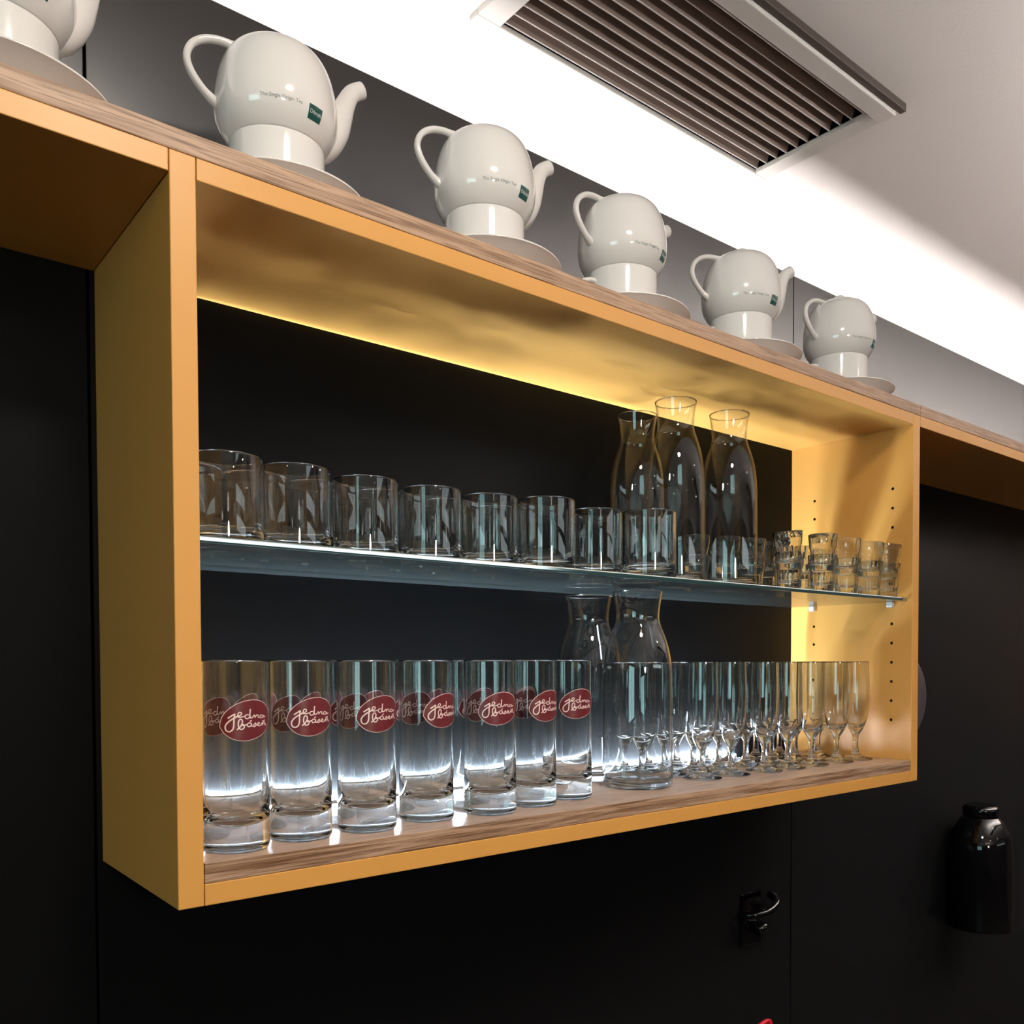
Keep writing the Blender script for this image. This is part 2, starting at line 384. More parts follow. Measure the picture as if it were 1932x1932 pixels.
# ---------------------------------------------------------------- yellow shelf unit
ws = thing('wall_shelf', 'mustard yellow open box shelf with glassware, hung on the black wall', 'shelf', (0, 0, Z0))
def panel_with_holes(name, x0, x1, inner_x, sgn):
    bm = bmesh.new(); box(bm, x0, x1, 0, D, 0, H, 0.0009)
    o = obj(name, bm, [M['yellow'], M['hole']], ws)
    bm = bmesh.new()
    zs = [(0.0873+0.028*i)*K for i in range(13)]
    for yy in (0.0312*K, 0.1606*K):
        for z in zs:
            if abs(z-(GS-Z0-0.008)) < 0.006: continue
            r = bmesh.ops.create_cone(bm, cap_ends=True, segments=12, radius1=0.0025, radius2=0.0025, depth=0.016)
            bmesh.ops.rotate(bm, verts=r['verts'], cent=(0, 0, 0), matrix=Matrix.Rotation(PI/2, 3, 'Y'))
            bmesh.ops.translate(bm, verts=r['verts'], vec=(inner_x, yy, z))
    me = bpy.data.meshes.new('cut'); bm.to_mesh(me); bm.free(); me.materials.append(M['yellow']); me.materials.append(M['hole'])
    for p in me.polygons: p.material_index = 1
    cut = bpy.data.objects.new('cut', me); col.objects.link(cut); cut.parent = ws
    md = o.modifiers.new('b', 'BOOLEAN'); md.operation = 'DIFFERENCE'; md.object = cut; md.solver = 'EXACT'
    bpy.context.view_layer.update()
    dg = bpy.context.evaluated_depsgraph_get()
    new = bpy.data.meshes.new_from_object(o.evaluated_get(dg)); o.modifiers.clear(); o.data = new
    bpy.data.objects.remove(cut)
    return o
panel_with_holes('side_panel', 0, T, T, 1)
panel_with_holes('side_panel', L-T, L, L-T, -1)
bx('top_panel', T+0.0005, L-T-0.0005, 0, D, H-T2, H, M['yellow'], ws, 0.0007)
bx('bottom_panel', T+0.0005, L-T-0.0005, 0, D, 0, T2, M['yellow'], ws, 0.0007)
top_face(bx('base_board', T+0.0007, L-T-0.0007, 0.0003, D-0.016, T2+0.0003, BASE-Z0, M['walnut'], ws, 0.0005), M['lit_top'])
for sx in (0, 1):
    for yy in (0.0312*K, 0.1606*K):
        xa = T if sx == 0 else L-T-0.010
        b = bx('shelf_pin', xa, xa+0.010, yy-0.005, yy+0.005, GS-Z0-0.0062-0.009, GS-Z0-0.0060, M['clear_plastic'], ws, 0.0015)
# glass shelf
gsh = thing('glass_shelf', 'clear glass shelf pane with green edge across the middle of the yellow box', 'glass shelf', (0, 0, GS))
bm = bmesh.new(); box(bm, T+0.001, L-T-0.001, 0.0082, D-0.002, -0.006, 0.0)
es = [e for e in bm.edges if all(v.co.y < 0.01 for v in e.verts) and abs(e.verts[0].co.z-e.verts[1].co.z) < 1e-5]
bmesh.ops.bevel(bm, geom=es, offset=0.0016, segments=3, profile=0.5, affect='EDGES')
for f in bm.faces: f.material_index = 1 if f.normal.y < -0.15 else 0
bm.normal_update()
for f in bm.faces: f.material_index = 1 if f.normal.y < -0.15 else 0
obj('pane', bm, [M['sheet'], M['sheet_edge']], gsh)
# LED strip along the back of the base board
ls = thing('led_strip', 'cool white light strip along the back of the lowest shelf', 'light strip', (0, 0, BASE))
bm = bmesh.new(); box(bm, 0.03, 0.865*K, D-0.0155, D-0.001, -0.018, -0.0005); box(bm, 0.03, 0.865*K, D-0.0155, D-0.0149, -0.018, 0.0036); obj('profile', bm, M['alu'], ls)
bm = bmesh.new()
q = [(D-0.0148, -0.0005), (D-0.0148, 0.0050), (D-0.0130, 0.0062), (D-0.0030, -0.0005)]
A = [bm.verts.new((0.03, y, z)) for y, z in q]; B = [bm.verts.new((0.865*K, y, z)) for y, z in q]
bm.faces.new(A); bm.faces.new(B)
for i in range(4): bm.faces.new((A[i], A[(i+1) % 4], B[(i+1) % 4], B[i]))
obj('diffuser', bm, M['led'], ls)

# ---------------------------------------------------------------- neighbouring bays and the oak top boards
lb = thing('shelf_bay', 'yellow panel joining the box shelf to the bay beside its solid outer side', 'shelf', (0, 0, Z0))
bx('top_panel', -1.6, -0.0006, 0, D, H-T2, H, M['yellow'], lb, 0.0007)
bx('side_panel', -1.62, -1.6006, 0, D, 0, H, M['yellow'], lb, 0.0007)
rb = thing('shelf_bay', 'yellow panel of the empty bay beyond the row of flutes', 'shelf', (0, 0, Z0))
bx('top_panel', L+0.0006, L+1.6, 0, D, H-T2, H, M['yellow'], rb, 0.0007)
bx('side_panel', L+1.6006, L+1.62, 0, D, 0, H, M['yellow'], rb, 0.0007)
tb = tag(bx('shelf_board', -1.62, L+0.0002, 0, D, 0.0003, TOP-Z0-H, M['oak'], None, 0.0011), 'pale oak top board carrying the row of white teapots', 'board'); tb.location = (0, 0, Z0+H)
tb2 = tag(bx('shelf_board', L+0.0010, L+1.62, 0, D, 0.0003, TOP-Z0-H, M['oak'], None, 0.0011), 'bare oak top board over the empty bay past the joint', 'board'); tb2.location = (0, 0, Z0+H)

top_face(tb, M['lit_top']); top_face(tb2, M['lit_top'])
# ---------------------------------------------------------------- teapot sets
POT_PROF = [(0.0, 0.001), (0.036, 0.001), (0.0425, 0.0), (0.0452, 0.002), (0.0500, 0.0075), (0.0545, 0.0150), (0.0572, 0.0225), (0.0583, 0.0320), (0.0581, 0.0420),
            (0.0568, 0.0525), (0.0546, 0.0640), (0.0509, 0.0748), (0.0456, 0.0842), (0.0386, 0.0910), (0.0310, 0.0946), (0.0245, 0.0962)]
POT_S = spline(POT_PROF[3:-1], 4)
def pot_r(z):
    for (r0, z0), (r1, z1) in zip(POT_S[:-1], POT_S[1:]):
        if z0 <= z <= z1: return r0+(r1-r0)*(z-z0)/max(1e-9, z1-z0)
    return POT_S[-1][0]
def text_mesh(txt, size):
    cu = bpy.data.curves.new('t', 'FONT'); cu.body = txt; cu.size = size; cu.resolution_u = 2; cu.align_x = 'LEFT'
    o = bpy.data.objects.new('t', cu); col.objects.link(o); bpy.context.view_layer.update()
    me = bpy.data.meshes.new_from_object(o.evaluated_get(bpy.context.evaluated_depsgraph_get()))
    bpy.data.objects.remove(o); return me
def wrap_text(name, txt, size, ang0, zc, rfun, off, m, parent, xscale=1.0):
    me = text_mesh(txt, size)
    wd = max(v.co.x for v in me.vertices)
    for v in me.vertices:
        z = zc + v.co.y; r = rfun(z) + off; a = ang0 + v.co.x*xscale/rfun(zc)
        v.co = (r*math.cos(a), r*math.sin(a), z)
    me.materials.clear(); me.materials.append(m)
    o = bpy.data.objects.new(name, me); col.objects.link(o); o.parent = parent
    return o, ang0 + wd*xscale/rfun(zc)
def wrap_patch(name, a0, a1, z0, z1, rfun, off, m, parent, n=8, k=4):
    bm = bmesh.new(); g = []
    for j in range(k+1):
        z = z0+(z1-z0)*j/k; r = rfun(z)+off
        g.append([bm.verts.new((r*math.cos(a0+(a1-a0)*i/n), r*math.sin(a0+(a1-a0)*i/n), z)) for i in range(n+1)])
    for j in range(k):
        for i in range(n): bm.faces.new((g[j][i], g[j][i+1], g[j+1][i+1], g[j+1][i]))
    return obj(name, bm, m, parent, True)
def make_teapot():
    t = thing('teapot', '', 'teapot')
    lathe('body', [(0, 0.001), (0.036, 0.001), (0.0425, 0.0)] + POT_S + [(0.0245, 0.0962), (0.0225, 0.0955), (0.0225, 0.0935)], M['porcelain'], t, 64)
    lid = lathe('lid', spline([(0.0290, 0.0938), (0.0294, 0.0956), (0.0245, 0.0977), (0.014, 0.0992), (0.0075, 0.0998)], 4) + [(0.0, 0.1000)], M['porcelain'], t, 48)
    lathe('knob', spline([(0.0055, 0.0992), (0.0058, 0.1006), (0.0088, 0.1030), (0.0094, 0.1052), (0.0076, 0.1072), (0.0035, 0.1084)], 4) + [(0.0, 0.1086)], M['porcelain'], lid, 32)
    bm = bmesh.new()
    hp = smooth_path([(-0.026, 0, 0.086), (-0.038, 0, 0.0885), (-0.053, 0, 0.0895), (-0.0675, 0, 0.0860), (-0.0785, 0, 0.0775), (-0.0830, 0, 0.0655), (-0.0798, 0, 0.0535), (-0.0715, 0, 0.0420), (-0.062, 0, 0.0335), (-0.050, 0, 0.0265)], 5)
    n = len(hp); rr = [0.0044 + 0.0035*max(0, 1-i/(n*0.16)) + 0.0022*max(0, 1-(n-1-i)/(n*0.16)) for i in range(n)]
    tube(bm, hp, rr, 16, side=(0, 1, 0), flat=0.8); obj('handle', bm, M['porcelain'], t, True)
    bm = bmesh.new()
    pp = smooth_path([(0.026, 0, 0.017, 0.0205), (0.0425, 0, 0.0240, 0.0200), (0.0560, 0, 0.0375, 0.0158), (0.0640, 0, 0.0535, 0.0120), (0.0695, 0, 0.0685, 0.0096), (0.0765, 0, 0.0815, 0.0083), (0.0875, 0, 0.0890, 0.0079)], 5)
    tube(bm, [q[:3] for q in pp], [q[3] for q in pp], 20, side=(0, 1, 0), flat=1.05)
    obj('spout', bm, M['porcelain'], t, True)
    a = math.radians(-120)
    o, e = wrap_text('lettering', 'The Single Origin Tea', 0.0044, a, 0.0205, pot_r, 0.00025, M['print_grey'], t, 1.0)
    a0 = math.radians(-74)
    lab = wrap_patch('brand_label', a0, a0+math.radians(15.5), 0.0125, 0.0245, pot_r, 0.00025, M['print_green'], t)
    wrap_text('lettering', 'Dilmah', 0.0048, a0+0.022, 0.0172, pot_r, 0.0005, M['print_white'], lab, 0.92)
    return t
def make_cup():
    t = thing('teacup', '', 'cup')
    lathe('body', spline([(0.0, 0.0), (0.024, 0.0), (0.0250, 0.0012), (0.0262, 0.0035), (0.0340, 0.0050), (0.0405, 0.0095), (0.0440, 0.0180), (0.0452, 0.0300), (0.0454, 0.0500), (0.0454, 0.0725), (0.0448, 0.0736), (0.0440, 0.0738), (0.0430, 0.0730), (0.0425, 0.0500), (0.0418, 0.0220), (0.036, 0.0110), (0.02, 0.0085), (0.0, 0.0082)], 3), M['porcelain'], t, 64)
    bm = bmesh.new()
    hp = smooth_path([(-0.041, 0, 0.0600), (-0.052, 0, 0.0610), (-0.0640, 0, 0.0560), (-0.0690, 0, 0.0460), (-0.0660, 0, 0.0360), (-0.0560, 0, 0.0260), (-0.042, 0, 0.0210)], 5)
    tube(bm, hp, 0.0042, 14, side=(0, 1, 0), flat=0.75); obj('handle', bm, M['porcelain'], t, True)
    return t
def make_saucer():
    return lathe('saucer', spline([(0.0, 0.0012), (0.038, 0.0012), (0.0395, 0.0), (0.0425, 0.0), (0.0440, 0.0020), (0.0580, 0.0080), (0.0740, 0.0180), (0.0855, 0.0254), (0.0880, 0.0268), (0.0874, 0.0283), (0.0856, 0.0280), (0.0720, 0.0205), (0.0560, 0.0110), (0.0440, 0.0072), (0.0280, 0.0066), (0.0, 0.0066)], 3), M['porcelain'], None, 72)
pots = [(-6, 0.090, 10), (523, 0.104, 15), (914, 0.091, 28), (1174, 0.093, 46), (1399, 0.090, 33), (1585, 0.090, 51)]
tp = tc_ = sa = None
names = ['nearest', 'second', 'third', 'fourth', 'fifth', 'sixth']
for i, (px, y, alpha) in enumerate(pots):
    P = on_y(px, 300, y*K); x, yy = P.x, P.y
    od = ['sixth from the joint in the oak board', 'fifth from the joint in the oak board', 'fourth from the joint in the oak board', 'third from the joint in the oak board', 'second from the joint in the oak board', 'nearest the joint in the oak board'][i]
    rz = view_az(x, yy) + PI/2 + math.radians(alpha)
    if tp is None:
        tp, tc_, sa = make_teapot(), make_cup(), make_saucer(); a, b, c = tp, tc_, sa
    else:
        a, b = copy_tree(tp), copy_tree(tc_); c = sa.copy(); col.objects.link(c)
    c.location = (x, yy, TOP); c.rotation_euler.z = rz
    b.location = (x, yy, TOP+0.0065); b.rotation_euler.z = rz - math.radians((25, 8, 16, 8, 4, 10)[i])
    a.location = (x, yy, TOP+0.0065+0.0736); a.rotation_euler.z = rz
    tag(a, 'white porcelain teapot, '+od, 'teapot', 'teapots on the oak board')
    tag(b, 'white cup under the teapot '+od, 'cup', 'cups under the teapots')
    tag(c, 'white saucer under the cup and teapot '+od, 'saucer', 'saucers on the oak board')
    if i >= 4:
        s = (-0.02, 0.12)[i-4]; va = view_az(x, yy) - b.rotation_euler.z + 0.24 + s
        wrap_patch('brand_label', va-0.10, va+0.10, 0.0170, 0.0270, lambda z: 0.0440+(z-0.018)*0.1, 0.0006, M['print_green'], b)

def relax(mov, fixed, lo, hi, gap=0.0006, it=200):
    """push apart circles (x, y, r) standing on one shelf"""
    mov = [list(m) for m in mov]
    for _ in range(it):
        for i, a in enumerate(mov):
            for b in mov[:i] + mov[i+1:] + list(fixed):
                dx, dy = a[0]-b[0], a[1]-b[1]; d = math.hypot(dx, dy) or 1e-6; need = a[2]+b[2]+gap-d
                if need > 0: a[0] += dx/d*need*0.55; a[1] += dy/d*need*0.55
            a[0] = min(max(a[0], lo[0]+a[2]), hi[0]-a[2]); a[1] = min(max(a[1], lo[1]+a[2]), hi[1]-a[2])
    return mov
# ---------------------------------------------------------------- highball glasses with printed badge
HR, HH = 0.0285, 0.1655
LOGO_R = HR
EGG = [(1125, 560), (1150, 440), (1230, 330), (1350, 245), (1490, 190), (1620, 172), (1720, 190), (1790, 245), (1825, 330), (1832, 450), (1815, 560), (1780, 640), (1710, 710), (1600, 760), (1480, 780), (1360, 765), (1260, 720), (1180, 650)]
STROKES = [
 (11, [(1240, 440), (1345, 375)]),
 (11, [(1345, 375), (1332, 450), (1326, 560), (1308, 612), (1265, 640), (1220, 625), (1202, 580), (1217, 530), (1265, 482), (1330, 440), (1385, 412)]),
 (8, [(1385, 412), (1420, 400), (1442, 372), (1420, 352), (1396, 366), (1386, 400), (1400, 425), (1440, 425), (1482, 410)]),
 (8, [(1545, 396), (1512, 390), (1490, 420), (1510, 450), (1545, 440), (1560, 400)]),
 (9, [(1568, 305), (1560, 400), (1570, 440), (1600, 430)]),
 (7, [(1600, 430), (1625, 396), (1635, 440)]), (7, [(1635, 428), (1662, 396), (1680, 402), (1680, 430), (1695, 440)]),
 (7, [(1745, 402), (1716, 400), (1705, 430), (1725, 441), (1750, 425), (1755, 400), (1758, 430), (1785, 415)]),
 (9, [(1370, 615), (1420, 570), (1450, 510), (1445, 467), (1415, 462), (1395, 500), (1395, 560), (1420, 605), (1455, 605), (1480, 572), (1465, 537), (1440, 547), (1475, 552), (1520, 536)]),
 (8, [(1575, 520), (1542, 516), (1520, 545), (1540, 572), (1575, 555), (1581, 520), (1583, 560), (1605, 565)]), (8, [(1560, 497), (1585, 475)]),
 (7, [(1605, 565), (1640, 516), (1646, 550), (1626, 573), (1608, 565)]), (7, [(1646, 556), (1668, 548)]),
 (7, [(1668, 548), (1696, 530), (1690, 511), (1673, 526), (1676, 555), (1700, 562), (1725, 545)]),
 (7, [(1725, 545), (1740, 511), (1743, 555)]), (7, [(1743, 536), (1765, 510), (1776, 521), (1779, 548), (1797, 550)]), (7, [(1742, 481), (1757, 496), (1775, 472)])]
def logo_uv(x, y):                     # picture of the printed badge -> (angle, height) on the glass
    u = max(-0.9, min(0.985, (x-1327)/520.0)); th = math.asin(u)
    v = y - 29*math.cos(th)
    return th, -(v-450)*0.0000568
def logo_pt(th, v, r, zc): return (r*math.cos(th), r*math.sin(th), zc+v)
ZL = HH - 0.0515
def make_badge(parent):
    uv = [logo_uv(*q) for q in smooth_path(EGG + [EGG[0]], 3)[:-1]]
    cx = sum(u for u, v in uv)/len(uv); cv_ = sum(v for u, v in uv)/len(uv)
    def disc(name, s, off, m, par):
        bm = bmesh.new(); rings = []
        for k in (1.0, 0.8, 0.6, 0.4, 0.2):
            rings.append([bm.verts.new(logo_pt(cx+(u-cx)*k*s, cv_+(v-cv_)*k*s, LOGO_R+off, ZL)) for u, v in uv])
        c = bm.verts.new(logo_pt(cx, cv_, LOGO_R+off, ZL)); n = len(uv)
        for A, B in zip(rings[:-1], rings[1:]):
            for i in range(n): bm.faces.new((A[i], A[(i+1) % n], B[(i+1) % n], B[i]))
        for i in range(n): bm.faces.new((rings[-1][i], rings[-1][(i+1) % n], c))
        return obj(name, bm, m, par, True)
    e = disc('badge', 1.0, 0.00025, M['burgundy'], parent)
    disc('badge_edge', 1.025, 0.00018, M['pink'], e)
    bm = bmesh.new()
    for wd, pts in STROKES:
        P = smooth_path([(float(a), float(b)) for a, b in pts], 4) if len(pts) > 2 else [pts[0], ((pts[0][0]+pts[1][0])/2, (pts[0][1]+pts[1][1])/2), pts[1]]
        Lr = []
        for i, (x, y) in enumerate(P):
            a = P[max(0, i-1)]; b = P[min(len(P)-1, i+1)]; dx, dy = b[0]-a[0], b[1]-a[1]; l = math.hypot(dx, dy) or 1
            nx, ny = -dy/l*wd, dx/l*wd
            Lr.append([bm.verts.new(logo_pt(*logo_uv(x+s*nx, y+s*ny), LOGO_R+0.00045, ZL)) for s in (-1, 1)])
        for A, B in zip(Lr[:-1], Lr[1:]): bm.faces.new((A[0], A[1], B[1], B[0]))
    obj('lettering', bm, M['pink'], e)
HB = [(0.0, 0.0012), (0.020, 0.0010), (0.0255, 0.0), (0.0275, 0.0010), (0.0285, 0.0040), (0.0285, 0.020), (0.0285, 0.050), (0.0285, 0.090), (0.0285, 0.130), (0.0285, 0.1635), (0.0282, 0.1650), (0.0275, 0.1655), (0.0268, 0.1650),
      (0.0265, 0.1635), (0.0265, 0.130), (0.0264, 0.090), (0.0260, 0.060), (0.0252, 0.044), (0.0235, 0.033), (0.0200, 0.0262), (0.0140, 0.0225), (0.0070, 0.0210), (0.0, 0.0206)]
def make_highball(thin):
    t = thing('highball_glass', '', 'glass')
    b = lathe('body', HB, M['glass'], t, 56); make_badge(t)
    if thin: thin_walls(b, lambda c: c.z < 0.1645)
    return t
rows = [
 [(446, 1600, -25), (568, 1579, -24), (693, 1563, -19), (805, 1544, -5), (925, 1532, -25), (1003, 1517, -5), (1072, 1504, -21)]]
hb = {}
def put_highball(x, y, ang, label, group):
    k = 'front' not in label
    if k not in hb: hb[k] = make_highball(k); o = hb[k]
    else: o = copy_tree(hb[k])
    o.location = (x, y, BASE)
    # badge starts at local angle asin((1125-1327)/520) = -23 deg
    o.rotation_euler = (0, 0, view_az(x, y) + math.radians(ang + 23))
    tag(o, label, 'glass', group)
P1 = on_z(1203, 1483, BASE); P2 = on_z(1093, 1466, BASE)
LOW_C = [(P1.x, P1.y, 0.0461), (P2.x, min(P2.y, D-0.050), 0.0461)]
fr = relax([(*on_z(a, b, BASE).xy, HR) for a, b, c in rows[0]], [], (T+0.001, 0.008), (L-T, D-0.018))
r2 = relax([(*on_y(a, 1245, 0.098*K).xy, HR) for a in (372, 509, 642, 770, 872, 970)], fr + LOW_C, (T+0.001, 0.05), (0.60, D-0.018))
r3 = relax([(*on_y(a, 1245, 0.154*K).xy, HR) for a in (452, 570, 690, 800, 890, 970)], fr + r2 + LOW_C, (T+0.001, 0.10), (0.60, D-0.018))
G2 = (-18, -12, -25, -30, -8, -15); G3 = (-20, -15, -25, -10, -25, -18)
for nm, rr_, an in (('front row', fr, [c for a, b, c in rows[0]]), ('middle row', r2, G2), ('back row', r3, G3)):
    for i, (x, y, r) in enumerate(rr_):
        n = len(rr_)-i
        put_highball(x, y, an[i], 'tall highball glass with burgundy badge, '+nm+', '+('next to the carafes' if n == 1 else ORD[n]+' from the carafes'), 'highball glasses on the wooden shelf')

# ---------------------------------------------------------------- carafes
def make_carafe(rs, name_label, thin=False):
    t = thing('carafe', name_label, 'carafe')
    w_ = 0.0019
    outer = [(0.0, 0.0025), (0.030, 0.0020), (0.038, 0.0), (0.0425, 0.0015), (0.0450, 0.0060), (0.0458, 0.0140), (0.0460, 0.0400), (0.0460, 0.0900), (0.0458, 0.1350), (0.0448, 0.1580), (0.0418, 0.1780), (0.0365, 0.1960), (0.0312, 0.2090), (0.0288, 0.2180)]
    neck = [(0.0288, 0.2180), (0.0287, 0.2260), (0.0300, 0.2380), (0.0328, 0.2530), (0.0331, 0.2538), (0.0325, 0.2543), (0.0318, 0.2538), (0.0315, 0.2530), (0.0287, 0.2380), (0.0273, 0.2260), (0.0273, 0.2180)]
    inner = [(0.0273, 0.2180), (0.0297, 0.2090), (0.0348, 0.1960), (0.0400, 0.1780), (0.0430, 0.1580), (0.0440, 0.1350), (0.0442, 0.0900), (0.0442, 0.0400), (0.0438, 0.0180), (0.0420, 0.0120), (0.036, 0.0085), (0.02, 0.0070), (0.0, 0.0065)]
    f = lambda pr: [(r*rs, z) for r, z in pr]
    fullo = spline(f(outer + neck[1:] + inner[1:]), 3)
    i0 = 3*(len(outer)-1); i1 = i0 + 3*(len(neck)-1)
    V, Fc, N = lathe_raw(fullo, 56)
    def sub(name, lo, hi, par):
        V2 = []; N2 = []; F2 = []; mp = {}
        row = lambda i: 0 if i == 0 else 1+(i-1)*56
        last = len(fullo)-1
        def ids(i): return [row(i)] if i in (0, last) else list(range(row(i), row(i)+56))
        keep = set()
        for a, b in zip(lo, hi):
            ok = set()
            for i in range(a, b+1): ok |= set(ids(i))
            for fc in Fc:
                if all(v in ok for v in fc):
                    for v in fc:
                        if v not in mp: mp[v] = len(V2); V2.append(V[v]); N2.append(N[v])
                    F2.append([mp[v] for v in fc])
        me = bpy.data.meshes.new(name); me.from_pydata(V2, [], F2)
        for p in me.polygons: p.use_smooth = True
        me.materials.append(M['glass']); me.normals_split_custom_set_from_vertices(N2)
        o = bpy.data.objects.new(name, me); col.objects.link(o); o.parent = par
        if thin: thin_walls(o, lambda c: 0.016 < c.z < 0.2532)
    last = len(fullo)-1
    sub('body', [0, i1], [i0, last], t)
    sub('neck', [i0], [i1], t)
    return t
c1 = make_carafe(1.0, 'wide glass carafe standing at the front of the wooden shelf beside the highballs')
c1.location = (*LOW_C[0][:2], BASE); c1['group'] = 'carafes'
c2 = make_carafe(1.0, '', True); c2.location = (*LOW_C[1][:2], BASE)
tag(c2, 'wide glass carafe behind the highballs near the black wall', 'carafe', 'carafes')
CR = 0.875*0.0461
UP_C = relax([(*on_y(a, b, y*K).xy, CR) for a, b, y in ((1267, 762, 0.098), (1376, 783, 0.084), (1206, 792, 0.158))], [], (T, 0.012), (L-T, D-0.004))
u1 = make_carafe(0.875, 'slim glass carafe on the glass shelf next to the tumblers', True)
u1.location = (*UP_C[0][:2], GS); u1['group'] = 'carafes'
u2 = copy_tree(u1); u2.location = (*UP_C[1][:2], GS); tag(u2, 'slim glass carafe on the glass shelf in front of the shot glasses', 'carafe', 'carafes')
u3 = make_carafe(0.875, '', True); u3.location = (*UP_C[2][:2], GS); tag(u3, 'slim glass carafe at the back of the glass shelf, behind the tumblers', 'carafe', 'carafes')

# ---------------------------------------------------------------- tumblers
TB = [(0.0, 0.0008), (0.026, 0.0006), (0.0310, 0.0), (0.0338, 0.0012), (0.0352, 0.0045), (0.0358, 0.012), (0.0360, 0.035), (0.0360, 0.065), (0.0360, 0.0875), (0.0357, 0.0888), (0.0350, 0.0892), (0.0337, 0.0888), (0.0333, 0.0875),
      (0.0330, 0.065), (0.0325, 0.035), (0.0316, 0.0225), (0.0292, 0.0155), (0.0240, 0.0122), (0.012, 0.0112), (0.0, 0.0110)]
tbm = {}
def put_tumbler(x, y, label):
    k = 'front' not in label
    if k not in tbm:
        tbm[k] = o = lathe('tumbler', [(r*0.965, z) for r, z in TB], M['glass'], None, 56)
        if k: thin_walls(o, lambda c: 0.022 < c.z < 0.088)
    else: o = tbm[k].copy(); col.objects.link(o)
    o.location = (x, y, GS); o.rotation_euler = (0, 0, random.uniform(0, 6)); tag(o, label, 'glass', 'tumblers on the glass shelf')
trim = [(424, 864), (557, 886), (690, 908), (813, 926), (926, 940), (1029, 945), (1131, 966), (1222, 967)]
TR_ = 0.0361*0.965
t1 = relax([(*on_z(a, b, GS+0.0892).xy, TR_) for a, b in trim], UP_C, (T+0.001, 0.012), (L-T, D-0.006))
t2_ = relax([(0.075+0.077*i, 0.1915, TR_) for i in range(6)], t1 + UP_C, (T+0.001, 0.012), (0.62, D-0.006))
for nm, rw in (('front row', t1), ('back row', t2_)):
    for i, (x, y, r) in enumerate(rw):
        n = len(rw)-i
        put_tumbler(x, y, 'clear straight tumbler, '+nm+' on the glass shelf, '+('next to the slim carafes' if n == 1 else ORD[n]+' from the slim carafes'))

# ---------------------------------------------------------------- shot glasses in stacks of two
SG = [(0.0, 0.0008), (0.0135, 0.0006), (0.0150, 0.0), (0.0162, 0.0015), (0.0166, 0.006), (0.0172, 0.018), (0.0178, 0.0300), (0.0186, 0.0335), (0.0198, 0.0365), (0.0206, 0.0440), (0.0214, 0.0545), (0.0211, 0.0552), (0.0206, 0.0553), (0.0202, 0.0545),
      (0.0194, 0.0440), (0.0186, 0.0370), (0.0174, 0.0330), (0.0164, 0.0290), (0.0158, 0.018), (0.0140, 0.0115), (0.008, 0.0095), (0.0, 0.0090)]
def ridge(th, z):
    if z > 0.033 or z < 0.0008: return 1.0
    return 1.0 + 0.022*math.cos(16*th)*min(1.0, (0.033-z)/0.004)
SGp = SG
def sg_lathe():
    # ridges only on the outer wall: first rows up to the shoulder
    V, Fc, N = lathe_raw(SG, 64)
    V2 = []
    cut = 1 + 7*64
    for i, v in enumerate(V):
        if 1+64*2 <= i < cut:
            th = math.atan2(v[1], v[0]); k = ridge(th, v[2]); V2.append((v[0]*k, v[1]*k, v[2]))
        else: V2.append(v)
    me = bpy.data.meshes.new('shot_glass'); me.from_pydata(V2, [], Fc)
    for p in me.polygons: p.use_smooth = True
    me.materials.append(M['glass'])
    o = bpy.data.objects.new('shot_glass', me); col.objects.link(o); return o
sgo = None
STK = 0.0300
def put_stack(x, y, tilt, row, n):
    global sgo
    for lev in (0, 1):
        if sgo is None: sgo = sg_lathe(); o = sgo
        else: o = sgo.copy(); col.objects.link(o)
        o.location = (x, y, GS + lev*STK)
        o.rotation_euler = (0, 0, random.uniform(0, 6))
        if lev: o.rotation_euler = (tilt[0], tilt[1], 0); o.location.z += 0.0006
        tag(o, ('upper' if lev else 'lower')+' shot glass of the '+('stack' if n == 1 else ORD[n]+' stack')+(' nearest the pin-hole panel' if n == 1 else ' from the pin-hole panel')+', '+row, 'shot glass', 'stacked shot glasses')
htot = 0.0853
front = [(1490, 1004, (0.0, -0.10)), (1552, 1010, (0.0, 0.02)), (1597, 1018, (0.0, 0.03)), (1640, 1025, (0.02, 0.03)), (1682, 1031, (0.0, 0.05))]
sf = relax([(*on_z(a, b, GS+htot).xy, 0.0218) for a, b, tl in front], UP_C, (T, 0.0095), (L-T-0.0015, D-0.006))
sb_ = relax([(0.815+0.049*i, 0.135+0.006*math.sin(i*2.3), 0.0218) for i in range(7)], sf + UP_C, (T, 0.0095), (L-T-0.0015, D-0.006))
for i, (x, y, r) in enumerate(sf): put_stack(x, y, front[i][2], 'front row', 5-i)
for i, (x, y, r) in enumerate(sb_): put_stack(x, y, (0.01, 0.0), 'back row', 7-i)

# ---------------------------------------------------------------- champagne flutes
FO = [(0.0, 0.0010), (0.022, 0.0004), (0.0255, 0.0), (0.0270, 0.0012), (0.0262, 0.0026), (0.0180, 0.0046), (0.0100, 0.0075), (0.0062, 0.0120)]
ST = [(0.0062, 0.0120), (0.0046, 0.0185), (0.0042, 0.0260), (0.0043, 0.0340), (0.0056, 0.0410)]
BO = [(0.0056, 0.0410), (0.0095, 0.0475), (0.0140, 0.0560), (0.0175, 0.0670), (0.0200, 0.0830), (0.0213, 0.1050), (0.0212, 0.1300), (0.0202, 0.1600), (0.0199, 0.1618), (0.0194, 0.1622), (0.0190, 0.1614),
      (0.0189, 0.1600), (0.0198, 0.1300), (0.0198, 0.1050), (0.0184, 0.0830), (0.0158, 0.0690), (0.0118, 0.0600), (0.0065, 0.0550), (0.0, 0.0535)]
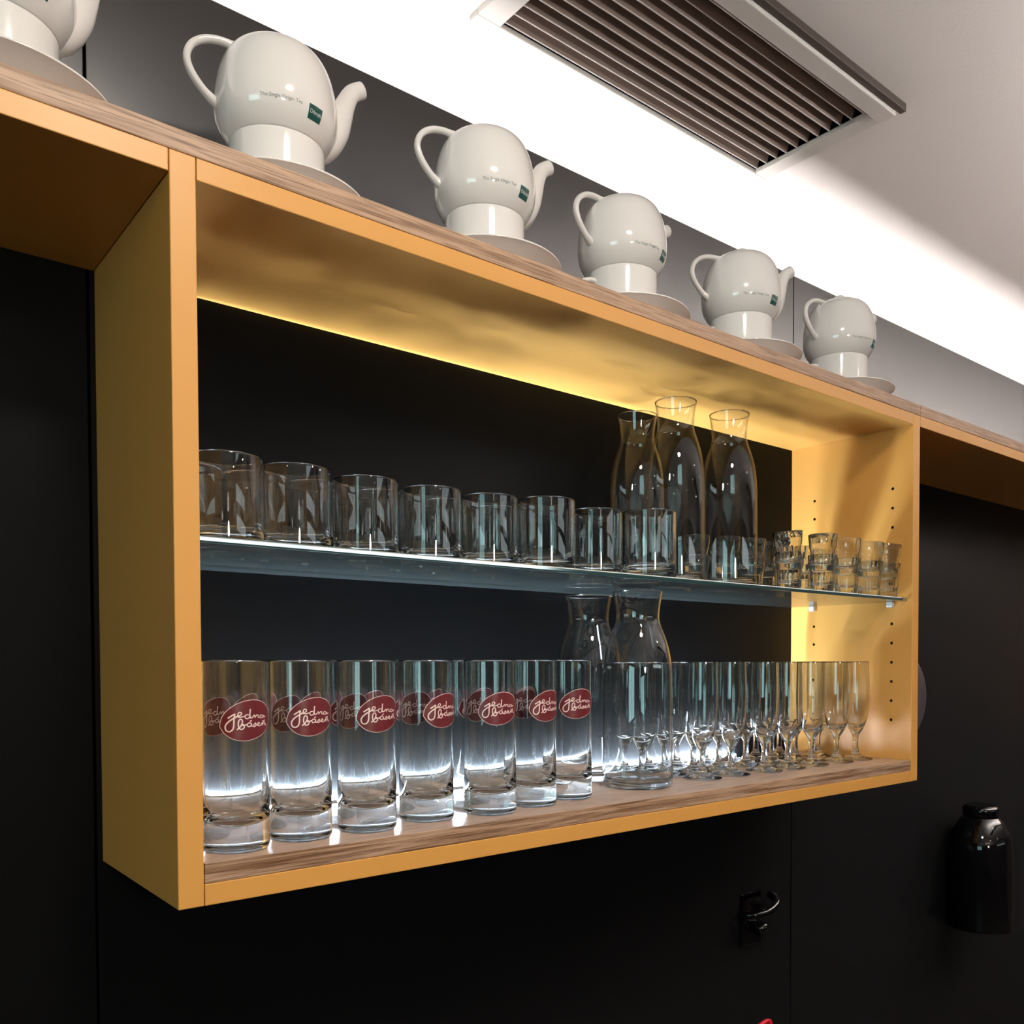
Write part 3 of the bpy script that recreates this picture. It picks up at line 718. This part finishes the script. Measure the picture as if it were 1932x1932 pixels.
def make_flute(thin):
    t = thing('champagne_flute', '', 'glass')
    full = spline(FO + ST[1:] + BO[1:], 3); a = 3*(len(FO)-1); b = a + 3*(len(ST)-1)
    V, Fc, N = lathe_raw(full, 40)
    row = lambda i: 0 if i == 0 else 1+(i-1)*40
    last = len(full)-1
    for nm, lo, hi in (('foot', 0, a), ('stem', a, b), ('bowl', b, last)):
        s, e = row(lo), (row(hi)+40 if hi < last else len(V))
        F2 = [[v-s for v in fc] for fc in Fc if all(s <= v < e for v in fc)]
        me = bpy.data.meshes.new(nm); me.from_pydata(V[s:e], [], F2)
        for p in me.polygons: p.use_smooth = True
        me.materials.append(M['glass']); me.normals_split_custom_set_from_vertices(N[s:e])
        o = bpy.data.objects.new(nm, me); col.objects.link(o); o.parent = t
        if thin: thin_walls(o, lambda c: 0.058 < c.z < 0.1610)
    return t
fl = {}
def put_flute(x, y, label):
    k = 'front' not in label
    if k not in fl: fl[k] = make_flute(k); o = fl[k]
    else: o = copy_tree(fl[k])
    o.location = (x, y, BASE); o.rotation_euler = (0, 0, random.uniform(0, 6)); tag(o, label, 'glass', 'champagne flutes on the wooden shelf')
ff = [(1325, 1469), (1380, 1462), (1442, 1455), (1486, 1449), (1531, 1443), (1578, 1437), (1614, 1432)]
FR_ = 0.0271
f1_ = relax([(*on_z(a, b, BASE).xy, FR_) for a, b in ff], LOW_C, (T, 0.012), (L-T-0.001, D-0.018))
ALLC = LOW_C + fr + r2 + r3
f2_ = relax([(0.640+0.066*i, 0.132, FR_) for i in range(8)], f1_ + ALLC, (T, 0.012), (L-T-0.001, D-0.018))
f3_ = relax([(0.672+0.066*i, 0.186, FR_) for i in range(7)], f1_ + f2_ + ALLC, (T, 0.012), (L-T-0.001, D-0.018))
for nm, rw in (('front row', f1_), ('middle row', f2_), ('back row', f3_)):
    for i, (x, y, r) in enumerate(rw):
        put_flute(x, y, 'champagne flute, '+nm+', '+('next to the wide carafes' if i == 0 else ORD[i+1]+' from the wide carafes'))

# ---------------------------------------------------------------- dark fittings on the wall below the shelf
P = on_y(1414, 1702, D)
fit = thing('wall_hook', 'glossy black metal fitting with curved bar fixed to the black wall under the shelf', 'wall hook', (P.x, D, P.z))
bx('plate', -0.028, 0.028, -0.006, 0.0, -0.075, 0.02, M['gloss_black'], fit, 0.003)
bm = bmesh.new(); tube(bm, smooth_path([(-0.042, -0.012, -0.012), (-0.030, -0.034, -0.010), (0.0, -0.042, -0.006), (0.030, -0.036, 0.004), (0.042, -0.014, 0.010)], 6), 0.007, 14); obj('bar', bm, M['gloss_black'], fit, True)
lathe('knob', spline([(0.0, 0.012), (0.010, 0.010), (0.014, 0.0), (0.010, -0.010)], 4)+[(0.0, -0.012)], M['gloss_black'], fit, 24).location = (0.012, -0.016, -0.045)
P = on_y(1440, 1940, D-0.05)
rd = thing('red_handle', 'bright red loop handle just below the black fitting', 'handle', (P.x, D-0.05, P.z))
bm = bmesh.new(); tube(bm, smooth_path([(-0.035, 0, -0.05), (-0.033, 0, -0.012), (-0.022, 0, 0.003), (0.0, 0, 0.009), (0.014, 0, 0.009), (0.020, 0, 0.0), (0.021, 0, -0.05)], 5), 0.004, 12); obj('loop', bm, M['red'], rd, True)
bx('base', -0.045, 0.03, -0.02, 0.05, -0.09, -0.05, M['gloss_black'], rd, 0.003)
P = on_y(1699, 1315, D)
dp = thing('wall_disc', 'dark grey round disc on the black wall beyond the yellow side panel', 'disc', (P.x, D, P.z))
dl = lathe('plate', spline([(0.0, 0.0), (0.085, 0.0), (0.090, 0.004), (0.088, 0.012), (0.06, 0.016)], 3)+[(0.0, 0.017)], M['dark_grey'], dp, 48); dl.rotation_euler = (PI/2, 0, 0)
P = on_y(1846, 1530, D-0.06)
ke = thing('wall_dispenser', 'glossy black rounded dispenser mounted on the dark wall past the box shelf', 'dispenser', (P.x, D-0.066, P.z-0.26))
lathe('body', spline([(0.0, 0.0), (0.060, 0.0), (0.066, 0.006), (0.068, 0.05), (0.068, 0.16), (0.064, 0.20), (0.048, 0.235), (0.036, 0.25)], 4)+[(0.0, 0.25)], M['gloss_black'], ke, 40)
lathe('lid', spline([(0.036, 0.25), (0.038, 0.254), (0.038, 0.268), (0.030, 0.276)], 3)+[(0.0, 0.278)], M['gloss_black'], ke, 32)
